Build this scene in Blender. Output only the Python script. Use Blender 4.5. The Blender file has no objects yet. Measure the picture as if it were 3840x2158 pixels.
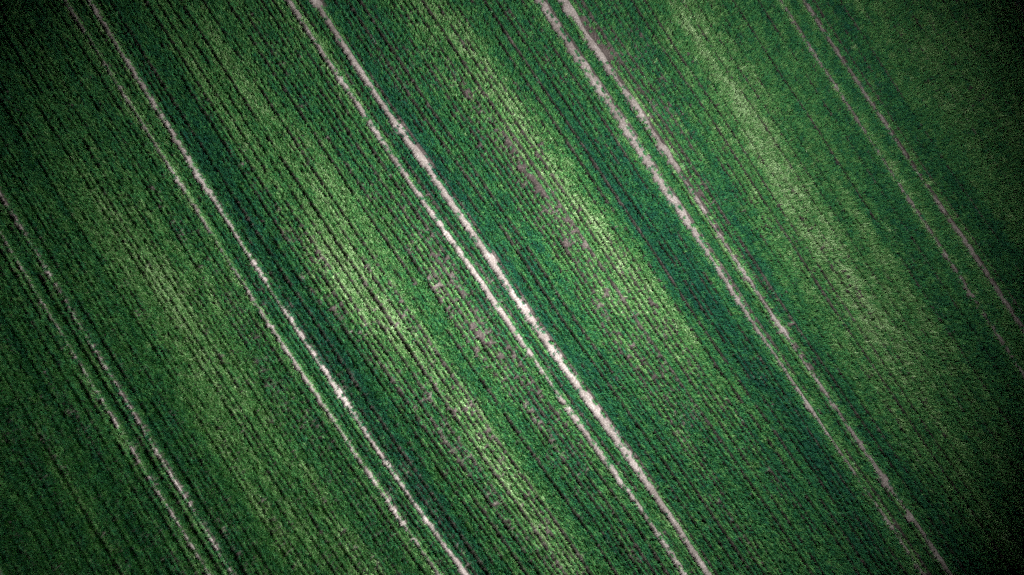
import bpy, math, random
import numpy as np
from mathutils import Vector, noise

SC = bpy.context.scene
COL = SC.collection
RNG = np.random.default_rng(7)
random.seed(7)

# ------------------------------------------------------------------ camera, sky, sun, exposure
VIEW_W = 92.0                        # metres of field across the picture
HFOV = math.radians(70)
CAM_H = VIEW_W / 2 / math.tan(HFOV / 2)
MPP = VIEW_W / 3840.0                # metres per photograph pixel, for survey points
SUN_EL, SUN_AZ = math.radians(54), math.radians(230)
SUN_STRENGTH, SUN_ANGLE = 5.0, math.radians(16)
SKY_STRENGTH, EXPOSURE = 0.05, 2.75

cam = bpy.data.cameras.new('camera')
cam.sensor_width = 36
cam.angle = HFOV
cam.clip_start, cam.clip_end = 0.5, 5000
co = bpy.data.objects.new('camera', cam)
COL.objects.link(co)
co.location = (0, 0, CAM_H)
SC.camera = co

w = bpy.data.worlds.new('World')
SC.world = w
w.use_nodes = True
nt = w.node_tree
sky = nt.nodes.new('ShaderNodeTexSky')
sky.sky_type = 'NISHITA'
sky.sun_disc = False
sky.sun_elevation, sky.sun_rotation = SUN_EL, SUN_AZ
bg = nt.nodes['Background']
bg.inputs['Strength'].default_value = SKY_STRENGTH
nt.links.new(sky.outputs[0], bg.inputs['Color'])

SUN_DIR = Vector((math.sin(SUN_AZ) * math.cos(SUN_EL), math.cos(SUN_AZ) * math.cos(SUN_EL), math.sin(SUN_EL)))
sl = bpy.data.lights.new('sun', 'SUN')
sl.energy, sl.angle, sl.color = SUN_STRENGTH, SUN_ANGLE, (1.0, 0.965, 0.92)
so = bpy.data.objects.new('sun', sl)
COL.objects.link(so)
so.rotation_euler = (-SUN_DIR).to_track_quat('-Z', 'Y').to_euler()

SC.view_settings.view_transform = 'Standard'
SC.view_settings.look = 'None'
SC.view_settings.gamma = 1
SC.view_settings.exposure = EXPOSURE
SC.view_settings.use_curve_mapping = False
SC.cycles.use_denoising = False


def tag(o, label, cat, kind=None, group=None):
    o['label'] = label
    o['category'] = cat
    if kind:
        o['kind'] = kind
    if group:
        o['group'] = group
    return o


def link_mesh(name, verts, faces, mat, smooth=False):
    me = bpy.data.meshes.new(name)
    me.from_pydata([tuple(v) for v in verts], [], [tuple(f) for f in faces])
    me.update()
    if smooth:
        me.polygons.foreach_set('use_smooth', [True] * len(me.polygons))
    me.materials.append(mat)
    o = bpy.data.objects.new(name, me)
    COL.objects.link(o)
    return o


# ------------------------------------------------------------------ smooth value noise for the survey of the field
class Noise2:
    def __init__(self, seed):
        r = np.random.default_rng(seed)
        self.t = r.random((256, 256))

    def __call__(self, x, y):
        xi, yi = np.floor(x).astype(int), np.floor(y).astype(int)
        fx, fy = x - xi, y - yi
        fx, fy = fx * fx * (3 - 2 * fx), fy * fy * (3 - 2 * fy)
        t = self.t
        a, b = t[xi & 255, yi & 255], t[(xi + 1) & 255, yi & 255]
        c, d = t[xi & 255, (yi + 1) & 255], t[(xi + 1) & 255, (yi + 1) & 255]
        return (a * (1 - fx) + b * fx) * (1 - fy) + (c * (1 - fx) + d * fx) * fy


def fbm(n, x, y, oct=3):
    s, a, tot = 0, 1.0, 0
    for k in range(oct):
        s = s + a * n(x * 2 ** k + 17.3 * k, y * 2 ** k + 9.1 * k)
        tot += a
        a *= 0.5
    return s / tot


def sstep(a, b, x):
    t = np.clip((x - a) / (b - a), 0, 1)
    return t * t * (3 - 2 * t)


# ------------------------------------------------------------------ wheel tracks: survey points (photograph pixels) on the ground
YS = [0, 160, 460, 620, 1000, 1160, 1540, 1700, 1998, 2158]
SURVEY = {
    'Z1': [(1000, 78), (1160, 160), (1540, 399), (1700, 484), (1998, 682), (2158, 779)],
    'Z2': [(1000, 164), (1160, 248), (1540, 486), (1700, 574), (1998, 768), (2158, 865)],
    'A1': list(zip(YS, [237, 335, 528, 628, 865, 965, 1222, 1323, 1529, 1643])),
    'A2': list(zip(YS, [324, 429, 613, 716, 953, 1055, 1308, 1412, 1625, 1740])),
    'B1': list(zip(YS, [1079, 1181, 1383, 1487, 1763, 1871, 2132, 2248, 2468, 2561])),
    'B2': list(zip(YS, [1176, 1278, 1472, 1595, 1856, 1954, 2229, 2349, 2554, 2654])),
    'C1': list(zip(YS, [2017, 2125, 2334, 2434, 2688, 2785, 3045, 3150, 3358, 3463])),
    'C2': list(zip(YS, [2110, 2211, 2427, 2527, 2770, 2874, 3139, 3243, 3459, 3563])),
    'D1': [(0, 2945), (160, 3023), (460, 3221), (620, 3310), (1000, 3586), (1160, 3683)],
    'D2': [(0, 3019), (160, 3113), (460, 3314), (620, 3403), (1000, 3701), (1160, 3783)],
}
CROP_H = 0.62
GY = np.arange(-52.0, 52.01, 0.5)            # stations down the field (metres, +y up the picture)


def station_x(pts):
    p = np.array(pts, float)
    k = 1.0 / (1 + 0.5 * CROP_H / CAM_H)     # the standing crop hides the near side of each track
    x, y = (p[:, 1] - 1920) * MPP * k, (1079 - p[:, 0]) * MPP * k
    o = np.argsort(y)
    x, y = x[o], y[o]
    lin = np.polyfit(y, x, 2 if len(x) > 7 else 1)
    base = np.polyval(lin, GY)
    # the wander of the wheel line round its smooth course, faded out past the surveyed ends
    res = np.interp(GY, y, x - np.polyval(lin, y))
    fade = sstep(y[0] - 12, y[0], GY) * (1 - sstep(y[-1], y[-1] + 12, GY))
    kern = np.ones(9) / 9
    res = np.convolve(np.pad(res * fade, 4, mode='edge'), kern, 'valid')
    return base + res * (0.75 if len(x) > 7 else 0.15)


TX = {k: station_x(v) for k, v in SURVEY.items()}
TX['E1'] = TX['D1'] + (TX['D1'] - TX['C1']) * 0.965
TX['E2'] = TX['E1'] + (TX['D2'] - TX['D1'])
TX['Y1'] = TX['Z1'] - (TX['A1'] - TX['Z1'])
TX['Y2'] = TX['Y1'] + (TX['Z2'] - TX['Z1'])
ORDER = ['Y1', 'Y2', 'Z1', 'Z2', 'A1', 'A2', 'B1', 'B2', 'C1', 'C2', 'D1', 'D2', 'E1', 'E2']
COS = 0.83
KX = np.array([TX[k] for k in ORDER])        # track x at every station
mid = len(GY) // 2
KV = np.zeros(len(ORDER))                    # across-field coordinate of every track
KV = np.array([KX[i].mean() * COS for i in range(len(ORDER))])
KVE = np.concatenate(([KV[0] - 60], KV, [KV[-1] + 60]))
KXE = np.vstack((KX[0] - 60 / COS, KX, KX[-1] + 60 / COS))
VT = dict(zip(ORDER, KV))


def x_of(v, y):
    """ground x of the row with across-field coordinate v, at height y"""
    f = np.clip((y - GY[0]) / 0.5, 0, len(GY) - 1.001)
    i = f.astype(int)
    fr = f - i
    k = np.clip(np.searchsorted(KVE, v) - 1, 0, len(KVE) - 2)
    t = (v - KVE[k]) / (KVE[k + 1] - KVE[k])
    a = KXE[k, i] * (1 - t) + KXE[k + 1, i] * t
    b = KXE[k, i + 1] * (1 - t) + KXE[k + 1, i + 1] * t
    return a * (1 - fr) + b * fr


def v_of(px, py):
    """across-field coordinate of a photograph pixel (2576-wide scale)"""
    x, y = (px * 1.4907 - 1920) * MPP, (1079 - py * 1.4907) * MPP
    i = int(np.clip(round((y - GY[0]) / 0.5), 0, len(GY) - 1))
    return float(np.interp(x, KXE[:, i], KVE)), y


# ------------------------------------------------------------------ materials
def new_mat(name):
    m = bpy.data.materials.new(name)
    m.use_nodes = True
    return m, m.node_tree, m.node_tree.nodes['Principled BSDF']


def ramp(nt, stops):
    r = nt.nodes.new('ShaderNodeValToRGB')
    el = r.color_ramp.elements
    while len(el) < len(stops):
        el.new(0.5)
    for e, (p, c) in zip(el, stops):
        e.position = p
        e.color = (*c, 1)
    return r


def soil_material(name, dark, mid_, light, scale):
    m, nt, b = new_mat(name)
    tc = nt.nodes.new('ShaderNodeNewGeometry')
    n1 = nt.nodes.new('ShaderNodeTexNoise')
    n1.inputs['Scale'].default_value = scale
    n1.inputs['Detail'].default_value = 6
    n1.inputs['Roughness'].default_value = 0.7
    n2 = nt.nodes.new('ShaderNodeTexNoise')
    n2.inputs['Scale'].default_value = 0.35
    n2.inputs['Detail'].default_value = 3
    for n in (n1, n2):
        nt.links.new(tc.outputs['Position'], n.inputs['Vector'])
    mx = nt.nodes.new('ShaderNodeMath')
    mx.operation = 'MULTIPLY_ADD'
    nt.links.new(n2.outputs['Fac'], mx.inputs[0])
    mx.inputs[1].default_value = 0.5
    sb = nt.nodes.new('ShaderNodeMath')
    sb.operation = 'SUBTRACT'
    nt.links.new(n1.outputs['Fac'], sb.inputs[0])
    sb.inputs[1].default_value = 0.25
    nt.links.new(sb.outputs[0], mx.inputs[2])
    r = ramp(nt, [(0.25, dark), (0.5, mid_), (0.75, light)])
    nt.links.new(mx.outputs[0], r.inputs['Fac'])
    nt.links.new(r.outputs['Color'], b.inputs['Base Color'])
    b.inputs['Roughness'].default_value = 0.95
    b.inputs['Specular IOR Level'].default_value = 0.2
    bp = nt.nodes.new('ShaderNodeBump')
    bp.inputs['Strength'].default_value = 0.8
    bp.inputs['Distance'].default_value = 0.05
    nt.links.new(n1.outputs['Fac'], bp.inputs['Height'])
    nt.links.new(bp.outputs['Normal'], b.inputs['Normal'])
    return m


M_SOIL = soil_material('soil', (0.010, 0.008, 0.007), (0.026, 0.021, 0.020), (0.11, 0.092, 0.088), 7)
M_TRACK = soil_material('dry_track_soil', (0.035, 0.028, 0.026), (0.105, 0.092, 0.088), (0.24, 0.22, 0.214), 8)

M_LEAF, nt, b = new_mat('wheat_leaf')
at = nt.nodes.new('ShaderNodeAttribute')
at.attribute_type = 'INSTANCER'
at.attribute_name = 'tint'
ab = nt.nodes.new('ShaderNodeAttribute')
ab.attribute_name = 'blade'
ad = nt.nodes.new('ShaderNodeMath')
ad.operation = 'MULTIPLY_ADD'
nt.links.new(ab.outputs['Fac'], ad.inputs[0])
ad.inputs[1].default_value = 0.42
nt.links.new(at.outputs['Fac'], ad.inputs[2])
r = ramp(nt, [(0.0, (0.008, 0.050, 0.040)), (0.3, (0.013, 0.090, 0.045)), (0.6, (0.042, 0.172, 0.048)),
              (0.85, (0.125, 0.255, 0.085)), (1.0, (0.27, 0.40, 0.21))])
nt.links.new(ad.outputs[0], r.inputs['Fac'])
nt.links.new(r.outputs['Color'], b.inputs['Base Color'])
b.inputs['Roughness'].default_value = 0.36
b.inputs['Specular IOR Level'].default_value = 0.4

M_STRAW, nt, b = new_mat('dry_straw')
b.inputs['Base Color'].default_value = (0.62, 0.55, 0.44, 1)
b.inputs['Roughness'].default_value = 0.7

M_BLOCKER, nt, b = new_mat('blocker_grey')  # grey surface for the added light blocker overhead
b.inputs['Base Color'].default_value = (0.55, 0.55, 0.57, 1)
b.inputs['Roughness'].default_value = 1
b.inputs['Specular IOR Level'].default_value = 0

# ------------------------------------------------------------------ ground: one sheet with drilled ridges under the crop
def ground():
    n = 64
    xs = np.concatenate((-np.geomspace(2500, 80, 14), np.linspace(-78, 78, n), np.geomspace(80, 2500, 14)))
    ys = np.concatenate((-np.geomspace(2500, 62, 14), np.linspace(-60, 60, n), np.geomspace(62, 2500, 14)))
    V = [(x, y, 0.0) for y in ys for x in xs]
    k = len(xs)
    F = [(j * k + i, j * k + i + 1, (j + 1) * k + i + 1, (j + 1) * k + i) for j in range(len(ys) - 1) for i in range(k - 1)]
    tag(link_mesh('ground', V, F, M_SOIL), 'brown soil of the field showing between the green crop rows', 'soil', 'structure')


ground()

# ------------------------------------------------------------------ wheel tracks
N_W = Noise2(31)
TRACK_W = {'Y1': .18, 'Y2': .18, 'Z1': .10, 'Z2': .12, 'A1': .17, 'A2': .21, 'B1': .21, 'B2': .29, 'C1': .32, 'C2': .27,
           'D1': .18, 'D2': .20, 'E1': .24, 'E2': .24}
TRACK_LABEL = {
    'Z1': 'thin dark brown wheel track, the outer one of the pair at the lower left corner',
    'Z2': 'thin brown wheel track, the inner one of the pair at the lower left corner',
    'A1': 'pinkish wheel track, left one of the pair from the top left to the bottom edge',
    'A2': 'pinkish pale wheel track, right one of the pair starting near the top left corner',
    'B1': 'patchy pale wheel track, the left one of the pair through the middle of the field',
    'B2': 'widest whitish wheel track with ragged spills, right one of the middle pair',
    'C1': 'ragged whitish wheel track edged in lime green, left one of the pair right of the middle',
    'C2': 'straight pale wheel track fading to a thin line, right one of the pair right of the middle',
    'D1': 'thin pink wheel track, the left one of the dim pair on the right side',
    'D2': 'thin pale wheel track, the outer one of the dim pair on the right side',
    'E1': 'faint wheel track in the darkest top right corner',
}


def track_half(name, y):
    """half width of the bare strip along the track"""
    i = ORDER.index(name)
    q = y * 0 + i * 3.1
    h = TRACK_W[name] * (1 + 0.75 * (fbm(N_W, y * 0.16 + i * 13.7, q, 2) - 0.5) + 0.8 * (fbm(N_W, y * 1.3 + i * 5.1, q + 40, 2) - 0.5))
    if name == 'C1':
        h = h * (0.55 + 0.6 * sstep(-10, 10, y))
    if name == 'C2':
        h = h * (0.85 + 0.35 * sstep(-4, 14, y))
    if name == 'B2':
        h = h * (0.85 + 0.35 * np.exp(-((y + 6) / 12.0) ** 2))
    return np.clip(h, 0.1, 1.5 * TRACK_W[name])


def wheel_track(name):
    y = np.arange(-50, 50.01, 0.2)
    v0 = VT[name]
    hw = track_half(name, y)
    rows = []
    prof = [(-1.35, 0.012), (-0.9, 0.03), (-0.45, 0.014), (0, 0.010), (0.45, 0.014), (0.9, 0.03), (1.35, 0.012)]
    V, F = [], []
    for j, yy in enumerate(y):
        for s, z in prof:
            vv = np.array([v0 + s * hw[j]])
            V.append((float(x_of(vv, np.array([yy]))[0]), yy, z + 0.012 * random.random()))
    k = len(prof)
    F = [(j * k + i, j * k + i + 1, (j + 1) * k + i + 1, (j + 1) * k + i) for j in range(len(y) - 1) for i in range(k - 1)]
    o = link_mesh('wheel_track', V, F, M_TRACK, True)
    tag(o, TRACK_LABEL[name], 'wheel track', 'structure', 'tractor wheel tracks through the crop')


for k in TRACK_LABEL:
    wheel_track(k)

# ------------------------------------------------------------------ a drilled hand's breadth of wheat: many arching leaves
def wheat_segment(idx, n, spread, hmul):
    rr = np.random.default_rng(100 + idx)
    V, F, B = [], [], []
    for q in range(n):
        bx, by = rr.uniform(-0.14, 0.14), rr.normal(0, 0.022)
        az = rr.uniform(0, 2 * math.pi)
        L = rr.uniform(0.38, 0.80) * hmul
        lean = rr.uniform(0.03, 0.26) * spread
        bend = rr.uniform(0.1, 0.85) * spread
        wd = rr.uniform(0.010, 0.019)
        d = np.array([math.cos(az), math.sin(az), 0])
        s = np.array([-math.sin(az), math.cos(az), 0])
        s = s * math.cos(0.5) + np.array([0, 0, 1]) * math.sin(rr.uniform(-0.5, 0.5))
        p = np.array([bx, by, 0.0])
        val = rr.random()
        steps = 4
        start = len(V)
        for t in range(steps + 1):
            f = t / steps
            ww = wd * (1 - f ** 2.2) * (0.75 + 0.5 * f) + 0.001
            V += [p - s * ww, p + s * ww]
            B += [val, val]
            ang = lean + bend * f * f
            p = p + (d * math.sin(ang) + np.array([0, 0, 1]) * math.cos(ang)) * (L / steps)
        for t in range(steps):
            a = start + 2 * t
            F.append((a, a + 1, a + 3, a + 2))
    me = bpy.data.meshes.new('wheat_segment')
    me.from_pydata([tuple(map(float, v)) for v in V], [], F)
    me.update()
    me.polygons.foreach_set('use_smooth', [True] * len(me.polygons))
    at = me.attributes.new('blade', 'FLOAT', 'POINT')
    at.data.foreach_set('value', np.array(B, np.float32))
    me.materials.append(M_LEAF)
    return bpy.data.objects.new('wheat_segment', me)


NVAR = 14
VARIANTS = bpy.data.collections.new('wheat_variants')
for i in range(NVAR):
    VARIANTS.objects.link(wheat_segment(i, 27, 0.75 + 0.5 * (i % 4) / 3, 0.92 + 0.04 * (i % 5)))


def scatter_group(coll):
    ng = bpy.data.node_groups.new('sow_rows', 'GeometryNodeTree')
    ng.interface.new_socket('Geometry', in_out='INPUT', socket_type='NodeSocketGeometry')
    ng.interface.new_socket('Geometry', in_out='OUTPUT', socket_type='NodeSocketGeometry')
    N, L = ng.nodes, ng.links
    gi, go = N.new('NodeGroupInput'), N.new('NodeGroupOutput')
    ci = N.new('GeometryNodeCollectionInfo')
    ci.inputs['Collection'].default_value = coll
    ci.inputs['Separate Children'].default_value = True
    ci.inputs['Reset Children'].default_value = True
    ip = N.new('GeometryNodeInstanceOnPoints')
    ip.inputs['Pick Instance'].default_value = True
    L.new(gi.outputs[0], ip.inputs['Points'])
    L.new(ci.outputs[0], ip.inputs['Instance'])

    def named(n, t):
        a = N.new('GeometryNodeInputNamedAttribute')
        a.data_type = t
        a.inputs['Name'].default_value = n
        return [s for s in a.outputs if s.enabled][0]
    L.new(named('pick', 'INT'), ip.inputs['Instance Index'])
    L.new(named('size', 'FLOAT_VECTOR'), ip.inputs['Scale'])
    er = N.new('FunctionNodeEulerToRotation')
    L.new(named('turn', 'FLOAT_VECTOR'), er.inputs[0])
    L.new(er.outputs[0], ip.inputs['Rotation'])
    L.new(ip.outputs[0], go.inputs[0])
    return ng


def scatter(name, P, turn, size, tint, pick, coll):
    me = bpy.data.meshes.new(name)
    me.vertices.add(len(P))
    me.vertices.foreach_set('co', P.astype(np.float32).ravel())
    for n, t, k, d in (('turn', 'FLOAT_VECTOR', 'vector', turn), ('size', 'FLOAT_VECTOR', 'vector', size),
                       ('tint', 'FLOAT', 'value', tint)):
        a = me.attributes.new(n, t, 'POINT')
        a.data.foreach_set(k, d.astype(np.float32).ravel())
    a = me.attributes.new('pick', 'INT', 'POINT')
    a.data.foreach_set('value', pick.astype(np.int32))
    o = bpy.data.objects.new(name, me)
    COL.objects.link(o)
    md = o.modifiers.new('rows', 'NODES')
    md.node_group = scatter_group(coll)
    return o


# ------------------------------------------------------------------ the crop
# broad bands of the crop itself: (points along the band, half width m, tint change, density change)
BANDS = [
    ([(1085, 20), (1180, 150), (1400, 420), (1600, 700), (1720, 850)], 1.5, 0.30, -0.05),
    ([(1290, 380), (1480, 680), (1560, 800), (1640, 950)], 1.2, 0.12, -0.35),
    ([(900, 720), (1000, 840), (1130, 990), (1300, 1230), (1430, 1440)], 1.2, 0.34, -0.12),
    ([(300, 560), (480, 860), (640, 1130), (860, 1440)], 2.7, 0.30, -0.04),
    ([(560, 160), (640, 280), (820, 500), (950, 760)], 2.4, 0.22, 0.0),
    ([(1720, 10), (1900, 350), (2080, 620), (2270, 880)], 2.0, 0.26, -0.03),
    ([(1480, 60), (1580, 180), (1680, 330)], 1.0, 0.10, -0.40),
    ([(1090, 640), (1160, 760), (1260, 900)], 0.9, 0.08, -0.35),
    ([(820, 700), (960, 900), (1120, 1120)], 0.7, 0.05, -0.2),
    ([(2100, 900), (2300, 1100), (2480, 1400)], 2.5, 0.05, 0.0),
    ([(2460, 180), (2576, 330)], 3.0, 0.10, 0.0),
    ([(1100, 420), (1250, 620), (1400, 850), (1560, 1080)], 1.6, -0.22, 0.05),
    ([(860, 130), (980, 300), (1100, 470)], 1.2, -0.14, 0.05),
    ([(530, 400), (700, 680), (900, 980), (1080, 1260)], 1.4, -0.20, 0.05),
    ([(1400, 280), (1560, 500), (1760, 780), (1980, 1080), (2160, 1400)], 2.2, -0.18, 0.05),
    ([(1640, 360), (1830, 660), (2000, 900)], 1.0, -0.06, 0.0),
    ([(760, 200), (900, 420), (1020, 620)], 1.0, -0.12, 0.0),
    ([(1120, 860), (1260, 1060), (1420, 1300)], 1.3, -0.12, 0.0),
]


def field_maps(v, y):
    """tint and density of the crop at across-field v and along-field y"""
    n1, n2, n3 = Noise2(3), Noise2(5), Noise2(8)
    tint = 0.32 + 0.34 * (fbm(n1, v * 0.55 + 40, y * 0.045 + 11, 3) - 0.5) + 0.30 * (fbm(n2, v * 1.7 + 90, y * 0.16 + 70, 3) - 0.5)
    dens = 0.97 - 0.9 * np.maximum(fbm(n3, v * 0.9 + 60, y * 0.05 + 30, 3) - 0.60, 0)
    for pts, hw, dt, dd in BANDS:
        vy = sorted((v_of(*p)[::-1] for p in pts))
        by, bv = np.array([p[0] for p in vy]), np.array([p[1] for p in vy])
        cv = np.interp(y, by, bv)
        along = sstep(by[0] - 13, by[0] + 5, y) * (1 - sstep(by[-1] - 5, by[-1] + 13, y))
        g = np.exp(-((v - cv) / (1.25 * hw)) ** 2) * along
        br = 0.75 + 0.7 * fbm(n2, v * 1.1 + 7, y * 0.35 + 5, 2)
        tint = tint + (0.85 if dt > 0 else 0.75) * dt * g * br
        dens = dens + dd * g * (br - 0.1)
    for k, a in (('Z2', 0.06), ('A2', 0.16), ('B2', 0.16), ('C1', 0.0), ('C2', 0.14), ('D2', 0.12)):
        d = v - VT[k]
        tint = tint - 0.6 * a * np.exp(-((d - 1.6) / 1.7) ** 2)
    for k, a in (('A1', 0.05), ('B1', 0.03), ('C1', 0.18), ('D1', 0.05)):
        d = v - VT[k]
        tint = tint - 0.6 * a * np.exp(-((d + 1.9) / 1.6) ** 2)
    return tint, dens


def sow():
    seg = 0.21
    PITCH = 0.15
    v_min, v_max = -75.0, 76.0
    nrow = int((v_max - v_min) / PITCH)
    rv = v_min + np.arange(nrow) * PITCH + RNG.normal(0, 0.012, nrow)
    ny = int(100 / (seg * COS))
    ys = -50 + np.arange(ny) * seg * COS
    V, Y = np.meshgrid(rv, ys, indexing='ij')
    I = np.repeat(np.arange(nrow)[:, None], ny, 1)
    Y = Y + RNG.uniform(-0.05, 0.05, Y.shape) + RNG.uniform(0, 0.3, (nrow, 1))
    # seams between drill coulters: every third row is weak, some of them missing for long stretches
    nw, nb, nr = Noise2(21), Noise2(22), Noise2(23)
    weak = np.zeros(nrow)
    nweak = len(weak[::3])
    weak[::3] = RNG.uniform(0.38, 0.78, nweak)               # dotted seams
    weak[::6] = np.where(RNG.random(len(weak[::6])) < 0.62, RNG.uniform(0.85, 1.15, len(weak[::6])), RNG.uniform(0.5, 0.8, len(weak[::6])))
    long_ = fbm(nw, I * 0.73 + 5.5, Y * 0.12 + I * 7.7, 2)
    short = nr(I * 1.37 + 3.3, Y * 0.9 + I * 3.1)
    # the rows either side of a weak one stand a little apart from it
    part = np.zeros(nrow)
    part[1:] += 0.10 * weak[:-1] ** 2
    part[:-1] -= 0.10 * weak[1:] ** 2
    V = V + part[I] + 0.11 * (nr(np.floor((I + 1) / 3) * 2.7 + 8, Y * 0.30 + 31) - 0.5)
    tint, dens = field_maps(V, Y)
    thin = np.clip(1 - dens, 0, 1)
    streak = 0.95 * np.clip(2.2 * thin, 0, 1) * sstep(0.42, 0.80, nr(I * 1.618 + 60, Y * 0.26 + I * 5.7))
    gap = weak[I] * (0.25 + 1.1 * long_ + 0.5 * (short - 0.5)) + (weak[I] > 0) * 1.6 * thin
    seam = gap > 0.60 + RNG.normal(0, 0.06, V.shape)
    keep = RNG.random(V.shape) < np.where(seam, 0.05, 1.0 - 0.45 * thin)
    keep &= RNG.random(V.shape) > streak
    # single missed plants
    keep &= ~(nb(I * 1.618 + 40, Y * 2.4 + I * 5.3) > 0.90)
    edge = np.zeros(V.shape)
    size_mul = np.where(seam, 0.30, 1.0)
    for k in ORDER:
        d = np.abs(V - VT[k])
        hw = (track_half(k, Y) + 0.05) * (1 + RNG.normal(0, 0.06, V.shape))
        inside = d < hw
        # a few stunted survivors in the wheelings
        surv = RNG.random(V.shape) < np.where(d > 0.55 * hw, 0.30, 0.07) * (1.2 if k in ('B1', 'C1', 'Z1', 'Z2', 'D1') else 0.5)
        keep &= ~inside | surv
        size_mul = np.where(inside, np.minimum(0.5, size_mul), size_mul)
        edge = np.maximum(edge, np.exp(-((d - hw) / 0.22) ** 2) * ~inside)
    keep &= (np.abs(x_of(V.ravel(), Y.ravel()).reshape(V.shape)) < 66)
    V, Y, I, tint, size_mul, edge = V[keep], Y[keep], I[keep], tint[keep], size_mul[keep], edge[keep]
    X = x_of(V, Y)
    X2 = x_of(V, Y + 0.3)
    head = np.arctan2(0.3, X2 - X)
    n = len(X)
    lime = edge * np.where(Y > 0, 0.20, 0.12)  # extra light on track-edge plants, put into their tint
    nh, nc = Noise2(44), Noise2(45)
    bead = nc(np.floor(I / 3) * 1.618 + 50, Y * 1.7 + 80 + np.floor(I / 3) * 3.7) - 0.5
    clump = 0.6 * bead + 0.5 * (fbm(nc, V * 2.6 + 50, Y * 2.2 + 80, 2) - 0.5)
    tint = np.clip(tint + lime + 0.34 * clump + RNG.normal(0, 0.07, n), -0.05, 0.9)
    ridge = 0.22 * (nh(V * 1.25 + 9, Y * 0.03 + 4) - 0.5)
    hz = size_mul * (0.84 + ridge + 0.30 * bead + 0.34 * fbm(nh, V * 2.2 + 20, Y * 1.2 + 20, 3)) * RNG.uniform(0.88, 1.12, n)
    thin = np.clip(1 - dens[keep], 0, 1)
    hz = hz * (1 - 0.30 * edge) * (1 - 0.55 * thin)
    size = np.stack((np.full(n, 1.0), RNG.uniform(0.85, 1.2, n), hz), 1)
    turn = np.stack((RNG.normal(0, 0.07, n), RNG.normal(0, 0.07, n), head + RNG.choice([0, math.pi], n) + RNG.normal(0, 0.09, n)), 1)
    P = np.stack((X, Y, np.full(n, 0.004)), 1)
    print('wheat segments', n)
    o = scatter('wheat_crop', P, turn, size, tint, RNG.integers(0, NVAR, n), VARIANTS)
    tag(o, 'dense green young wheat sown in close diagonal rows between the wheel tracks', 'wheat', 'stuff')


sow()

# ------------------------------------------------------------------ unseen light blocker added above the drone, gap shaped to darken the field corners
def light_blocker():
    zc, hx, hy = 130.0, 34.0, 29.0
    off = SUN_DIR * (zc / SUN_DIR.z) + Vector((-8.0, -6.5, 0))
    rad = np.concatenate((np.linspace(1.0, 2.4, 22), np.geomspace(2.6, 40, 16)))
    na = 120
    V, F = [], []

    def pt(k, j, top):
        a = 2 * math.pi * j / na
        rr = rad[k] * (1 + 0.16 * noise.noise(Vector((math.cos(a) * 1.3, math.sin(a) * 1.3, 3.3))))
        x, y = off.x + hx * rr * math.cos(a), off.y + hy * rr * math.sin(a)
        p = Vector((x / 38, y / 38, 0))
        puff = noise.fractal(p * 1.0, 0.9, 2.0, 5)
        body = min(1.0, (rad[k] - 1.0) / 0.5) ** 0.5
        z = zc + ((14 + 22 * abs(puff)) * body if top else (-6 - 10 * abs(puff)) * body)
        return (x, y, z)
    for top in (True, False):
        for k in range(len(rad)):
            for j in range(na):
                V.append(pt(k, j, top))
    nr = len(rad)
    for s in range(2):
        o = s * nr * na
        for k in range(nr - 1):
            for j in range(na):
                f = (o + k * na + j, o + (k + 1) * na + j, o + (k + 1) * na + (j + 1) % na, o + k * na + (j + 1) % na)
                F.append(f if s == 0 else f[::-1])
    ob = link_mesh('added_light_blocker', V, F, M_BLOCKER, True)
    tag(ob, 'unseen light blocker added above the field, with a gap that darkens its corners', 'added_light_blocker', 'stuff')


light_blocker()
